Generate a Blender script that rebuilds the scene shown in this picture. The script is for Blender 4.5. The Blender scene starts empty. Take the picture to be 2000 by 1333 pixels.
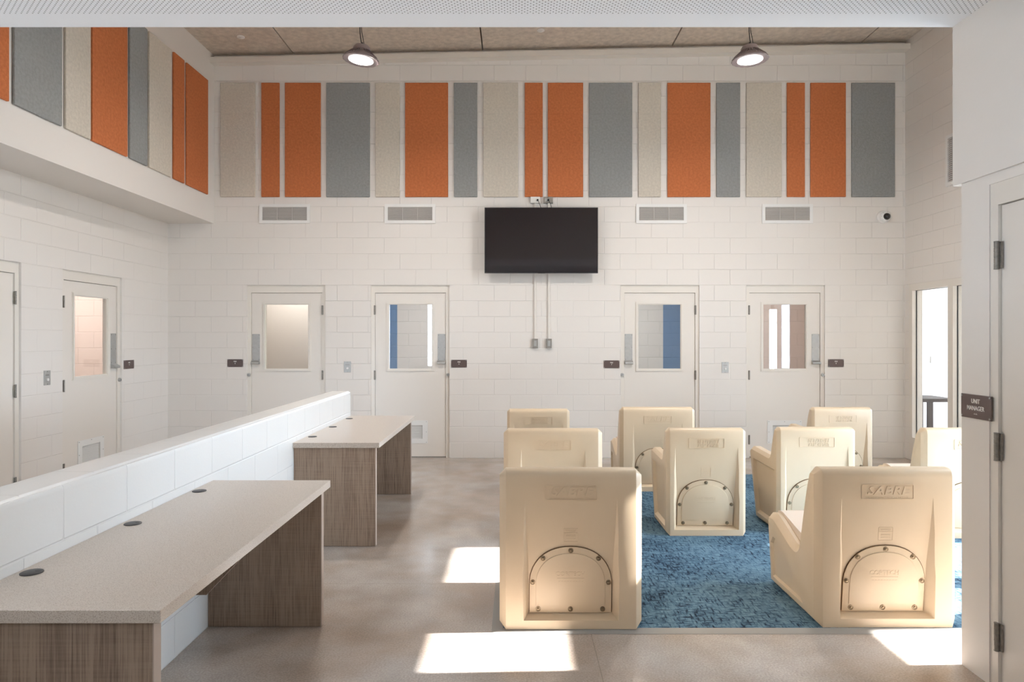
import bpy, bmesh, math, random
from mathutils import Vector, Matrix
random.seed(4)
C = bpy.context.scene.collection
SC = bpy.context.scene
PI = math.pi

# ------------------------------------------------------------------ camera, world, sun, exposure
EYE = 1.55
cam = bpy.data.cameras.new('camera'); cam_o = bpy.data.objects.new('camera', cam); C.objects.link(cam_o)
cam.sensor_width = 36; cam.lens = 24 * 1333 / 1333.3
cam.shift_x = -8 / 2000; cam.shift_y = -5.5 / 2000
cam.clip_start = 0.05
cam_o.location = (0, 0, EYE); cam_o.rotation_euler = (PI / 2, 0, 0)
SC.camera = cam_o

w = bpy.data.worlds.new('sky'); SC.world = w; w.use_nodes = True
bgn = w.node_tree.nodes['Background']
bgn.inputs[0].default_value = (0.66, 0.82, 1.0, 1); bgn.inputs[1].default_value = 45.0

sun = bpy.data.lights.new('sun', 'SUN'); sun.energy = 75; sun.angle = math.radians(0.6); sun.color = (1.0, 0.98, 0.96)
sun_o = bpy.data.objects.new('sun', sun); C.objects.link(sun_o)
sun_o.rotation_euler = Vector((-1.0, -0.03, -0.684)).to_track_quat('-Z', 'Y').to_euler()

def area(name, loc, direction, sx, sy, power, color=(1, 1, 1), portal=False, shape='RECTANGLE', spread=PI):
    l = bpy.data.lights.new(name, 'AREA'); l.shape = shape; l.size = sx; l.size_y = sy; l.energy = power; l.color = color
    l.spread = spread
    if portal: l.cycles.is_portal = True
    o = bpy.data.objects.new(name, l); C.objects.link(o); o.location = loc
    o.rotation_euler = Vector(direction).to_track_quat('-Z', 'Y').to_euler()
    return o
# daylight portals in the openings of the building
area('portal_behind_camera', (-3.15, -4.31, 0.30), (0, 1, 0), 2.4, 0.5, 1, portal=True)  # serves the added low opening behind the camera
area('portal_right_high', (5.19, 4.25, 3.55), (-1, 0, 0), 1.95, 0.6, 1, portal=True)
area('portal_right_low', (5.19, 4.25, 1.27), (-1, 0, 0), 1.95, 1.95, 1, portal=True)
area('portal_side_room', (9.31, 9.4, 1.5), (-1, 0, 0), 4.1, 1.3, 1, portal=True)

vs = SC.view_settings
vs.view_transform = 'Standard'; vs.look = 'None'; vs.gamma = 1; vs.use_curve_mapping = False
vs.exposure = -0.52
SC.cycles.use_denoising = True
SC.cycles.max_bounces = 9; SC.cycles.diffuse_bounces = 6; SC.cycles.adaptive_threshold = 0.02; SC.cycles.transparent_max_bounces = 16
SC.cycles.sample_clamp_indirect = 8
SC.cycles.blur_glossy = 0.5

area('portal_left_low', (-4.72, -1.25, 0.52), (1, 0, 0), 5.4, 0.95, 1, portal=True)  # serves the added low opening in the left wall

# ------------------------------------------------------------------ materials
def lin(c):
    return tuple(((v / 255) / 12.92 if v / 255 <= 0.04045 else ((v / 255 + 0.055) / 1.055) ** 2.4) for v in c) + (1,)
def mat(name, rgb, rough=0.6, metal=0.0, spec=0.5, noise=None, bump=None, coat=0):
    """noise=(scale, amount) lightness mottling; bump=(scale, strength, distance)"""
    m = bpy.data.materials.new(name); m.use_nodes = True
    nt = m.node_tree; b = nt.nodes['Principled BSDF']
    b.inputs['Base Color'].default_value = lin(rgb); b.inputs['Roughness'].default_value = rough
    b.inputs['Metallic'].default_value = metal; b.inputs['Specular IOR Level'].default_value = spec
    if coat: b.inputs['Coat Weight'].default_value = coat
    tc = nt.nodes.new('ShaderNodeTexCoord')
    if noise:
        n = nt.nodes.new('ShaderNodeTexNoise'); n.inputs['Scale'].default_value = noise[0]; n.inputs['Detail'].default_value = 6
        nt.links.new(tc.outputs['Object'], n.inputs['Vector'])
        r = nt.nodes.new('ShaderNodeMapRange'); r.inputs[1].default_value = 0.3; r.inputs[2].default_value = 0.7
        r.inputs[3].default_value = 1 - noise[1]; r.inputs[4].default_value = 1 + noise[1]
        nt.links.new(n.outputs['Fac'], r.inputs[0])
        mx = nt.nodes.new('ShaderNodeVectorMath'); mx.operation = 'SCALE'; mx.inputs[0].default_value = lin(rgb)[:3]
        nt.links.new(r.outputs[0], mx.inputs['Scale']); nt.links.new(mx.outputs[0], b.inputs['Base Color'])
    if bump:
        n = nt.nodes.new('ShaderNodeTexNoise'); n.inputs['Scale'].default_value = bump[0]; n.inputs['Detail'].default_value = 4
        nt.links.new(tc.outputs['Object'], n.inputs['Vector'])
        bp = nt.nodes.new('ShaderNodeBump'); bp.inputs['Strength'].default_value = bump[1]; bp.inputs['Distance'].default_value = bump[2]
        nt.links.new(n.outputs['Fac'], bp.inputs['Height']); nt.links.new(bp.outputs[0], b.inputs['Normal'])
    return m

def block_mat(name, rgb, axis, x_off=0.0, rough=0.45, jd=0.72):
    """painted concrete block, 0.4064 x 0.2032 running bond; axis = the horizontal axis of the wall"""
    m = bpy.data.materials.new(name); m.use_nodes = True
    nt = m.node_tree; b = nt.nodes['Principled BSDF']; b.inputs['Roughness'].default_value = rough
    b.inputs['Specular IOR Level'].default_value = 0.4
    g = nt.nodes.new('ShaderNodeNewGeometry'); s = nt.nodes.new('ShaderNodeSeparateXYZ'); nt.links.new(g.outputs['Position'], s.inputs[0])
    a = nt.nodes.new('ShaderNodeMath'); a.operation = 'ADD'; a.inputs[1].default_value = x_off
    nt.links.new(s.outputs[0 if axis == 'x' else 1], a.inputs[0])
    c = nt.nodes.new('ShaderNodeCombineXYZ'); nt.links.new(a.outputs[0], c.inputs[0]); nt.links.new(s.outputs[2], c.inputs[1])
    br = nt.nodes.new('ShaderNodeTexBrick'); br.offset = 0.5; br.offset_frequency = 2
    br.inputs['Scale'].default_value = 1; br.inputs['Brick Width'].default_value = 0.4064; br.inputs['Row Height'].default_value = 0.2032
    br.inputs['Mortar Size'].default_value = 0.0055; br.inputs['Mortar Smooth'].default_value = 0.7
    nt.links.new(c.outputs[0], br.inputs['Vector'])
    # joints are filled unevenly by the paint: some fade out
    n2 = nt.nodes.new('ShaderNodeTexNoise'); n2.inputs['Scale'].default_value = 0.9; n2.inputs['Detail'].default_value = 2
    nt.links.new(g.outputs['Position'], n2.inputs['Vector'])
    mr = nt.nodes.new('ShaderNodeMapRange'); mr.inputs[1].default_value = 0.35; mr.inputs[2].default_value = 0.6; mr.inputs[3].default_value = 0.35; mr.inputs[4].default_value = 1.0
    nt.links.new(n2.outputs['Fac'], mr.inputs[0])
    mu = nt.nodes.new('ShaderNodeMath'); mu.operation = 'MULTIPLY'; nt.links.new(br.outputs['Fac'], mu.inputs[0]); nt.links.new(mr.outputs[0], mu.inputs[1])
    n = nt.nodes.new('ShaderNodeTexNoise'); n.inputs['Scale'].default_value = 90; n.inputs['Detail'].default_value = 5
    nt.links.new(g.outputs['Position'], n.inputs['Vector'])
    ad = nt.nodes.new('ShaderNodeMath'); ad.operation = 'MULTIPLY_ADD'; ad.inputs[1].default_value = -1.0
    n3 = nt.nodes.new('ShaderNodeMath'); n3.operation = 'MULTIPLY'; n3.inputs[1].default_value = 0.10; nt.links.new(n.outputs['Fac'], n3.inputs[0])
    nt.links.new(mu.outputs[0], ad.inputs[0]); nt.links.new(n3.outputs[0], ad.inputs[2])
    bp = nt.nodes.new('ShaderNodeBump'); bp.inputs['Strength'].default_value = 0.6; bp.inputs['Distance'].default_value = 0.006
    nt.links.new(ad.outputs[0], bp.inputs['Height']); nt.links.new(bp.outputs[0], b.inputs['Normal'])
    mc = nt.nodes.new('ShaderNodeMix'); mc.data_type = 'RGBA'; mc.inputs['A'].default_value = lin(rgb)
    d = lin(rgb); mc.inputs['B'].default_value = (d[0] * jd, d[1] * jd, d[2] * jd, 1)
    f = nt.nodes.new('ShaderNodeMath'); f.operation = 'MULTIPLY'; f.inputs[1].default_value = 0.22; nt.links.new(mu.outputs[0], f.inputs[0])
    nt.links.new(f.outputs[0], mc.inputs['Factor']); nt.links.new(mc.outputs['Result'], b.inputs['Base Color'])
    return m

PAINT = (223, 217, 210)
M = {}
M['block_x'] = block_mat('painted_block_facing_room', PAINT, 'x', 0.08)
M['block_y'] = block_mat('painted_block_side', PAINT, 'y', 0.1, jd=0.9)
M['block_low'] = block_mat('painted_block_low_wall', (230, 229, 226), 'y', 0.15, rough=0.32, jd=0.95)
M['block_blue'] = block_mat('blue_painted_block', (92, 122, 158), 'x', 0.0)
M['block_pink'] = block_mat('sand_painted_block', (226, 206, 196), 'x', 0.1)
M['drywall'] = mat('painted_drywall', PAINT, 0.55, bump=(60, 0.15, 0.002))
M['near_white'] = mat('white_ceiling_paint', (240, 241, 242), 0.6)
M['door'] = mat('painted_door_steel', (222, 215, 206), 0.38, bump=(25, 0.06, 0.002))
M['frame'] = mat('painted_frame_steel', (222, 215, 205), 0.35)
M['steel'] = mat('brushed_steel', (176, 175, 172), 0.52, metal=0.6, noise=(30, 0.05))
M['steel_dark'] = mat('aged_hinge_steel', (132, 126, 118), 0.4, metal=0.4, noise=(60, 0.2))
M['sign'] = mat('brown_sign_plastic', (88, 72, 68), 0.4)
M['sign_text'] = mat('white_sign_text', (236, 232, 226), 0.5)
M['white_metal'] = mat('white_enamelled_metal', (226, 224, 220), 0.4)
M['grille'] = mat('grille_grey', (206, 200, 194), 0.5)
M['void_shade'] = mat('painted_void_shade', (118, 112, 106), 0.9)  # backing sheets whose grey stands for shade behind the slats
M['black'] = mat('black_plastic', (26, 25, 27), 0.35)
M['screen'] = mat('television_glass', (24, 18, 22), 0.06, spec=0.6)
M['cable'] = mat('black_cable', (24, 22, 20), 0.6)
M['outlet_white'] = mat('white_outlet_plastic', (230, 228, 222), 0.4)
M['outlet_grey'] = mat('steel_outlet_cover', (150, 145, 138), 0.4, metal=0.6)
M['conduit'] = mat('painted_raceway', (220, 214, 205), 0.4)
M['panel_orange'] = mat('orange_fibre_panel', (182, 108, 68), 0.95, spec=0.1, noise=(38, 0.13), bump=(120, 0.8, 0.006))
M['panel_grey'] = mat('grey_fibre_panel', (142, 142, 140), 0.95, spec=0.1, noise=(38, 0.10), bump=(120, 0.8, 0.006))
M['panel_beige'] = mat('beige_fibre_panel', (200, 191, 177), 0.95, spec=0.1, noise=(38, 0.09), bump=(120, 0.8, 0.006))
M['ceiling'] = mat('wood_fibre_ceiling', (200, 187, 172), 0.95, spec=0.1, noise=(16, 0.14), bump=(70, 0.8, 0.008))
M['joint'] = mat('dark_joint', (74, 64, 56), 0.9)
M['chair'] = mat('sand_moulded_plastic', (214, 192, 162), 0.36, noise=(6, 0.015), bump=(260, 0.12, 0.0012))
M['seat'] = mat('pale_moulded_seat', (226, 208, 190), 0.5, bump=(260, 0.12, 0.0012))
M['gap_shade'] = mat('brown_shadow_gap', (96, 68, 40), 0.9)  # dark sheet whose colour stands for shade in the gap round the cover
M['bolt'] = mat('bolt_steel', (150, 132, 108), 0.35, metal=0.7)
M['grommet'] = mat('dark_grommet_plastic', (44, 42, 44), 0.4)
M['reducer'] = mat('grey_rubber_edge', (150, 146, 140), 0.6)
M['lamp_body'] = mat('dark_bronze_casting', (138, 124, 124), 0.42, metal=0.2)
M['table_dark'] = mat('dark_brown_steel', (52, 42, 40), 0.6)
M['base_grey'] = mat('grey_sealant', (178, 172, 164), 0.7)
M['ground'] = mat('pale_outdoor_paving', (190, 182, 170), 0.9)

def emis(name, rgb, s):
    m = bpy.data.materials.new(name); m.use_nodes = True; nt = m.node_tree; b = nt.nodes['Principled BSDF']
    b.inputs['Base Color'].default_value = lin(rgb); b.inputs['Emission Color'].default_value = lin(rgb); b.inputs['Emission Strength'].default_value = s
    return m
M['lens'] = emis('lit_lamp_lens', (255, 250, 246), 9)

def glass(name, tint=(245, 246, 246), amount=1.0):
    m = bpy.data.materials.new(name); m.use_nodes = True; nt = m.node_tree; nt.nodes.clear()
    out = nt.nodes.new('ShaderNodeOutputMaterial'); t = nt.nodes.new('ShaderNodeBsdfTransparent'); t.inputs[0].default_value = lin(tint)
    g = nt.nodes.new('ShaderNodeBsdfGlossy'); g.inputs['Roughness'].default_value = 0.02
    f = nt.nodes.new('ShaderNodeFresnel'); f.inputs[0].default_value = 1.45
    bf = nt.nodes.new('ShaderNodeNewGeometry'); ir = nt.nodes.new('ShaderNodeMapRange'); ir.inputs[3].default_value = 1.45; ir.inputs[4].default_value = 1 / 1.45
    nt.links.new(bf.outputs['Backfacing'], ir.inputs[0]); nt.links.new(ir.outputs[0], f.inputs[0])
    mu = nt.nodes.new('ShaderNodeMath'); mu.operation = 'MULTIPLY'; mu.inputs[1].default_value = amount
    nt.links.new(f.outputs[0], mu.inputs[0])
    x = nt.nodes.new('ShaderNodeMixShader'); nt.links.new(mu.outputs[0], x.inputs[0]); nt.links.new(t.outputs[0], x.inputs[1]); nt.links.new(g.outputs[0], x.inputs[2])
    nt.links.new(x.outputs[0], out.inputs[0]); return m
M['glass'] = glass('clear_glass')

def floor_mat():
    m = bpy.data.materials.new('polished_concrete'); m.use_nodes = True; nt = m.node_tree; b = nt.nodes['Principled BSDF']
    L = nt.links.new; N = nt.nodes.new
    g = N('ShaderNodeNewGeometry')
    n1 = N('ShaderNodeTexNoise'); n1.inputs['Scale'].default_value = 1.3; n1.inputs['Detail'].default_value = 5; n1.inputs['Distortion'].default_value = 0.2
    n2 = N('ShaderNodeTexNoise'); n2.inputs['Scale'].default_value = 4.5; n2.inputs['Detail'].default_value = 7
    n3 = N('ShaderNodeTexNoise'); n3.inputs['Scale'].default_value = 110; n3.inputs['Detail'].default_value = 3
    for n in (n1, n2, n3): L(g.outputs['Position'], n.inputs['Vector'])
    r = N('ShaderNodeValToRGB'); e = r.color_ramp.elements
    e[0].position = 0.36; e[0].color = lin((164, 147, 133)); e[1].position = 0.64; e[1].color = lin((188, 180, 173))
    L(n1.outputs['Fac'], r.inputs[0])
    a = N('ShaderNodeMapRange'); a.inputs[1].default_value = 0.3; a.inputs[2].default_value = 0.7; a.inputs[3].default_value = 0.90; a.inputs[4].default_value = 1.08
    L(n2.outputs['Fac'], a.inputs[0])
    a3 = N('ShaderNodeMapRange'); a3.inputs[1].default_value = 0.3; a3.inputs[2].default_value = 0.72; a3.inputs[3].default_value = 0.80; a3.inputs[4].default_value = 1.16
    L(n3.outputs['Fac'], a3.inputs[0])
    mu = N('ShaderNodeMath'); mu.operation = 'MULTIPLY'; L(a.outputs[0], mu.inputs[0]); L(a3.outputs[0], mu.inputs[1])
    # saw-cut joints
    s = N('ShaderNodeSeparateXYZ'); L(g.outputs['Position'], s.inputs[0])
    def joint(out, at):
        d = N('ShaderNodeMath'); d.operation = 'SUBTRACT'; d.inputs[1].default_value = at; L(s.outputs[out], d.inputs[0])
        ab = N('ShaderNodeMath'); ab.operation = 'ABSOLUTE'; L(d.outputs[0], ab.inputs[0])
        l = N('ShaderNodeMath'); l.operation = 'LESS_THAN'; l.inputs[1].default_value = 0.0022; L(ab.outputs[0], l.inputs[0]); return l
    j = N('ShaderNodeMath'); j.operation = 'MAXIMUM'; L(joint(0, 0.393).outputs[0], j.inputs[0]); L(joint(1, 4.305).outputs[0], j.inputs[1])
    jm = N('ShaderNodeMapRange'); jm.inputs[3].default_value = 1; jm.inputs[4].default_value = 0.72; L(j.outputs[0], jm.inputs[0])
    mu2 = N('ShaderNodeMath'); mu2.operation = 'MULTIPLY'; L(mu.outputs[0], mu2.inputs[0]); L(jm.outputs[0], mu2.inputs[1])
    v = N('ShaderNodeVectorMath'); v.operation = 'SCALE'; L(r.outputs[0], v.inputs[0]); L(mu2.outputs[0], v.inputs['Scale'])
    L(v.outputs[0], b.inputs['Base Color'])
    rr = N('ShaderNodeMapRange'); rr.inputs[1].default_value = 0.3; rr.inputs[2].default_value = 0.7; rr.inputs[3].default_value = 0.17; rr.inputs[4].default_value = 0.24
    L(n2.outputs['Fac'], rr.inputs[0]); L(rr.outputs[0], b.inputs['Roughness'])
    b.inputs['Specular IOR Level'].default_value = 0.55
    return m
M['floor'] = floor_mat()

def carpet_mat():
    m = bpy.data.materials.new('blue_woven_carpet'); m.use_nodes = True; nt = m.node_tree; b = nt.nodes['Principled BSDF']
    L = nt.links.new; N = nt.nodes.new
    tc = N('ShaderNodeTexCoord')
    def streak(scale, sx, sy, rot):
        mp = N('ShaderNodeMapping'); mp.inputs['Scale'].default_value = (sx, sy, 1); mp.inputs['Rotation'].default_value = (0, 0, rot)
        L(tc.outputs['Object'], mp.inputs[0]); n = N('ShaderNodeTexNoise'); n.inputs['Scale'].default_value = scale; n.inputs['Detail'].default_value = 5; n.inputs['Roughness'].default_value = 0.65
        L(mp.outputs[0], n.inputs['Vector']); return n
    n1 = streak(14, 1, 5, 0.12); n2 = streak(14, 5, 1, -0.3); n3 = streak(1.6, 1, 1, 0)
    mx = N('ShaderNodeMath'); mx.operation = 'MINIMUM'; L(n1.outputs['Fac'], mx.inputs[0]); L(n2.outputs['Fac'], mx.inputs[1])
    ad = N('ShaderNodeMath'); ad.operation = 'MULTIPLY_ADD'; ad.inputs[1].default_value = 0.36; L(n3.outputs['Fac'], ad.inputs[0]); L(mx.outputs[0], ad.inputs[2])
    r = N('ShaderNodeValToRGB'); e = r.color_ramp.elements
    e[0].position = 0.53; e[0].color = lin((34, 46, 62)); e[1].position = 0.74; e[1].color = lin((110, 138, 154))
    k = e.new(0.60); k.color = lin((72, 100, 122))
    L(ad.outputs[0], r.inputs[0]); L(r.outputs[0], b.inputs['Base Color'])
    b.inputs['Roughness'].default_value = 0.95; b.inputs['Specular IOR Level'].default_value = 0.1
    w_ = N('ShaderNodeTexNoise'); w_.inputs['Scale'].default_value = 240; L(tc.outputs['Object'], w_.inputs['Vector'])
    bp = N('ShaderNodeBump'); bp.inputs['Strength'].default_value = 0.7; bp.inputs['Distance'].default_value = 0.004
    L(w_.outputs['Fac'], bp.inputs['Height']); L(bp.outputs[0], b.inputs['Normal'])
    return m
M['carpet'] = carpet_mat()

def wood_mat():
    m = bpy.data.materials.new('grey_brown_laminate'); m.use_nodes = True; nt = m.node_tree; b = nt.nodes['Principled BSDF']
    L = nt.links.new; N = nt.nodes.new
    g = N('ShaderNodeNewGeometry'); mp = N('ShaderNodeMapping'); mp.inputs['Scale'].default_value = (1, 1, 0.03); L(g.outputs['Position'], mp.inputs[0])
    n = N('ShaderNodeTexNoise'); n.inputs['Scale'].default_value = 150; n.inputs['Detail'].default_value = 6; n.inputs['Roughness'].default_value = 0.6; L(mp.outputs[0], n.inputs['Vector'])
    n2 = N('ShaderNodeTexNoise'); n2.inputs['Scale'].default_value = 9; n2.inputs['Detail'].default_value = 3; L(mp.outputs[0], n2.inputs['Vector'])
    mq = N('ShaderNodeMapping'); mq.inputs['Scale'].default_value = (0.15, 0.15, 6); L(g.outputs['Position'], mq.inputs[0])
    n4 = N('ShaderNodeTexNoise'); n4.inputs['Scale'].default_value = 20; n4.inputs['Detail'].default_value = 3; L(mq.outputs[0], n4.inputs['Vector'])
    ad = N('ShaderNodeMath'); ad.operation = 'MULTIPLY_ADD'; ad.inputs[1].default_value = 0.6; L(n2.outputs['Fac'], ad.inputs[0]); L(n.outputs['Fac'], ad.inputs[2])
    ad2 = N('ShaderNodeMath'); ad2.operation = 'MULTIPLY_ADD'; ad2.inputs[1].default_value = 0.22; L(n4.outputs['Fac'], ad2.inputs[0]); L(ad.outputs[0], ad2.inputs[2])
    r = N('ShaderNodeValToRGB'); e = r.color_ramp.elements
    e[0].position = 0.70; e[0].color = lin((112, 92, 77)); e[1].position = 1.04; e[1].color = lin((156, 136, 118))
    L(ad2.outputs[0], r.inputs[0]); L(r.outputs[0], b.inputs['Base Color']); b.inputs['Roughness'].default_value = 0.5
    return m
M['wood'] = wood_mat()
M['edge_band'] = mat('pale_edge_band', (176, 160, 148), 0.45)

def counter_mat():
    m = bpy.data.materials.new('speckled_beige_quartz'); m.use_nodes = True; nt = m.node_tree; b = nt.nodes['Principled BSDF']
    L = nt.links.new; N = nt.nodes.new; g = N('ShaderNodeNewGeometry')
    v = N('ShaderNodeTexNoise'); v.inputs['Scale'].default_value = 330; v.inputs['Detail'].default_value = 3; L(g.outputs['Position'], v.inputs['Vector'])
    r = N('ShaderNodeValToRGB'); e = r.color_ramp.elements
    e[0].position = 0.34; e[0].color = lin((162, 146, 132)); e[1].position = 0.62; e[1].color = lin((208, 198, 187))
    k = e.new(0.44); k.color = lin((196, 184, 172))
    L(v.outputs['Fac'], r.inputs[0]); L(r.outputs[0], b.inputs['Base Color']); b.inputs['Roughness'].default_value = 0.28
    return m
M['counter'] = counter_mat()

def perf_mat():
    m = bpy.data.materials.new('perforated_white_gypsum'); m.use_nodes = True; nt = m.node_tree; b = nt.nodes['Principled BSDF']
    L = nt.links.new; N = nt.nodes.new; g = N('ShaderNodeNewGeometry'); s = N('ShaderNodeSeparateXYZ'); L(g.outputs['Position'], s.inputs[0])
    def op(kind, a, bb=None, c=None):
        n = N('ShaderNodeMath'); n.operation = kind
        for i, x in enumerate((a, bb, c)):
            if x is None: continue
            if isinstance(x, (int, float)): n.inputs[i].default_value = x
            else: L(x, n.inputs[i])
        return n.outputs[0]
    P = 0.0262
    def dots(ox, oy):
        u = op('FRACT', op('MULTIPLY_ADD', s.outputs[0], 1 / P, 100 + ox)); v = op('FRACT', op('MULTIPLY_ADD', s.outputs[1], 1 / P, 100 + oy))
        du = op('SUBTRACT', u, 0.5); dv = op('SUBTRACT', v, 0.5)
        d2 = op('ADD', op('MULTIPLY', du, du), op('MULTIPLY', dv, dv))
        return op('LESS_THAN', d2, 0.0150)
    hole = op('MAXIMUM', dots(0, 0), dots(0.5, 0.5))
    inside = op('MULTIPLY', op('LESS_THAN', s.outputs[1], 3.150), op('LESS_THAN', s.outputs[2], 3.06))
    f = op('MULTIPLY', hole, inside)
    mc = N('ShaderNodeMix'); mc.data_type = 'RGBA'; mc.inputs['A'].default_value = lin((244, 246, 249)); mc.inputs['B'].default_value = lin((96, 96, 98))
    L(f, mc.inputs['Factor']); L(mc.outputs['Result'], b.inputs['Base Color']); b.inputs['Roughness'].default_value = 0.6
    return m
M['perf'] = perf_mat()

# ------------------------------------------------------------------ helpers
def obj(name, bm, m, parent=None, smooth=False, loc=None, rot=None):
    me = bpy.data.meshes.new(name); bm.normal_update(); bm.to_mesh(me); bm.free()
    if m: me.materials.append(m)
    if smooth:
        for p in me.polygons: p.use_smooth = True
        try: me.set_sharp_from_angle(angle=math.radians(35))
        except Exception: pass
    o = bpy.data.objects.new(name, me); C.objects.link(o)
    if parent: o.parent = parent
    if loc: o.location = loc
    if rot: o.rotation_euler = rot
    return o
def tag(o, label, cat, group=None, kind=None):
    o['label'] = label; o['category'] = cat
    if group: o['group'] = group
    if kind: o['kind'] = kind
    return o
def thing(name, label, cat, loc=(0, 0, 0), rz=0, group=None, kind=None):
    o = bpy.data.objects.new(name, None); C.objects.link(o); o.location = loc; o.rotation_euler = (0, 0, rz)
    o.empty_display_size = 0.1
    return tag(o, label, cat, group, kind)
def struct(name, bm, m, label, cat='wall', smooth=False):
    return tag(obj(name, bm, m, smooth=smooth), label, cat, kind='structure')
def add_box(bm, x0, x1, y0, y1, z0, z1):
    vs = [bm.verts.new((x, y, z)) for x in (x0, x1) for y in (y0, y1) for z in (z0, z1)]
    for f in ((0, 1, 3, 2), (4, 6, 7, 5), (0, 4, 5, 1), (2, 3, 7, 6), (0, 2, 6, 4), (1, 5, 7, 3)):
        bm.faces.new([vs[i] for i in f])
    return vs
def bx(x0, x1, y0, y1, z0, z1, bev=0, seg=2):
    bm = bmesh.new(); add_box(bm, min(x0, x1), max(x0, x1), min(y0, y1), max(y0, y1), min(z0, z1), max(z0, z1))
    if bev: bmesh.ops.bevel(bm, geom=list(bm.edges), offset=bev, segments=seg, affect='EDGES', profile=0.5)
    return bm
def add_cyl(bm, r, h, M4=None, seg=24, r2=None):
    res = bmesh.ops.create_cone(bm, cap_ends=True, segments=seg, radius1=r, radius2=r if r2 is None else r2, depth=h)
    if M4 is not None: bmesh.ops.transform(bm, matrix=M4, verts=res['verts'])
    return res['verts']
def T(x, y, z): return Matrix.Translation((x, y, z))
RX = Matrix.Rotation(PI / 2, 4, 'X'); RY = Matrix.Rotation(PI / 2, 4, 'Y')
def lathe(bm, prof, seg=48, M4=None, ripple=None):
    rings = []
    for (r, z) in prof:
        ring = []
        for i in range(seg):
            a = 2 * PI * i / seg; rr = r
            if ripple: rr = r * (1 + ripple(a, z))
            ring.append(bm.verts.new((rr * math.cos(a), rr * math.sin(a), z)))
        rings.append(ring)
    for a, b in zip(rings, rings[1:]):
        for i in range(seg):
            bm.faces.new((a[i], a[(i + 1) % seg], b[(i + 1) % seg], b[i]))
    bm.faces.new(list(reversed(rings[0]))); bm.faces.new(rings[-1])
    bmesh.ops.recalc_face_normals(bm, faces=bm.faces)
    if M4 is not None: bmesh.ops.transform(bm, matrix=M4, verts=bm.verts)
def prism_x(bm, pts, x0, x1):
    """extrude (y,z) polygon along x; returns the side-outline edges"""
    a = [bm.verts.new((x0, y, z)) for y, z in pts]; b = [bm.verts.new((x1, y, z)) for y, z in pts]
    n = len(pts); bm.faces.new(a); bm.faces.new(list(reversed(b)))
    for i in range(n): bm.faces.new((a[i], b[i], b[(i + 1) % n], a[(i + 1) % n]))
    bmesh.ops.recalc_face_normals(bm, faces=bm.faces)
    return a, b
def panel_with_holes(axis, pos, t, u0, u1, z0, z1, holes):
    """slab normal to axis ('x' or 'y'), one face at pos, thickness t (signed), rectangular holes (u0,u1,z0,z1)"""
    us = sorted({u0, u1} | {v for h in holes for v in h[:2] if u0 <= v <= u1}); zs = sorted({z0, z1} | {v for h in holes for v in h[2:] if z0 <= v <= z1})
    bm = bmesh.new(); cache = {}
    def V(u, z, d):
        k = (round(u, 5), round(z, 5), d)
        if k not in cache:
            p = pos + (t if d else 0); cache[k] = bm.verts.new((p, u, z) if axis == 'x' else (u, p, z))
        return cache[k]
    def solid(i, j):
        if i < 0 or j < 0 or i >= len(us) - 1 or j >= len(zs) - 1: return False
        cu = (us[i] + us[i + 1]) / 2; cz = (zs[j] + zs[j + 1]) / 2
        return not any(h[0] < cu < h[1] and h[2] < cz < h[3] for h in holes)
    for i in range(len(us) - 1):
        for j in range(len(zs) - 1):
            if not solid(i, j): continue
            a, b, c, d = us[i], us[i + 1], zs[j], zs[j + 1]
            for k in (0, 1): bm.faces.new((V(a, c, k), V(b, c, k), V(b, d, k), V(a, d, k)))
            if not solid(i - 1, j): bm.faces.new((V(a, c, 0), V(a, d, 0), V(a, d, 1), V(a, c, 1)))
            if not solid(i + 1, j): bm.faces.new((V(b, c, 0), V(b, d, 0), V(b, d, 1), V(b, c, 1)))
            if not solid(i, j - 1): bm.faces.new((V(a, c, 0), V(b, c, 0), V(b, c, 1), V(a, c, 1)))
            if not solid(i, j + 1): bm.faces.new((V(a, d, 0), V(b, d, 0), V(b, d, 1), V(a, d, 1)))
    bmesh.ops.recalc_face_normals(bm, faces=bm.faces)
    return bm
def text(name, s, size, m, parent, loc, rot=(PI / 2, 0, 0), ext=0.0006, sx=1.0, shear=0.0, bold=0.0, align='CENTER'):
    cu = bpy.data.curves.new(name, 'FONT'); cu.body = s; cu.size = size; cu.extrude = ext; cu.align_x = align; cu.align_y = 'CENTER'
    cu.shear = shear; cu.offset = bold; cu.resolution_u = 2
    t = bpy.data.objects.new('tmp', cu); C.objects.link(t)
    dg = bpy.context.evaluated_depsgraph_get(); me = bpy.data.meshes.new_from_object(t.evaluated_get(dg))
    bpy.data.objects.remove(t); bpy.data.curves.remove(cu)
    me.name = name; me.materials.clear(); me.materials.append(m)
    me.transform(Matrix.Diagonal((sx, 1, 1, 1)))
    o = bpy.data.objects.new(name, me); C.objects.link(o); o.location = loc; o.rotation_euler = rot
    if parent: o.parent = parent
    return o
def screws(parent, spots, r, m, axis=None, h=0.003, seg=10, name='screw'):
    for p in spots:
        bm = bmesh.new(); add_cyl(bm, r, h, T(*p) @ RX, seg); obj(name, bm, m, parent)
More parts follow.
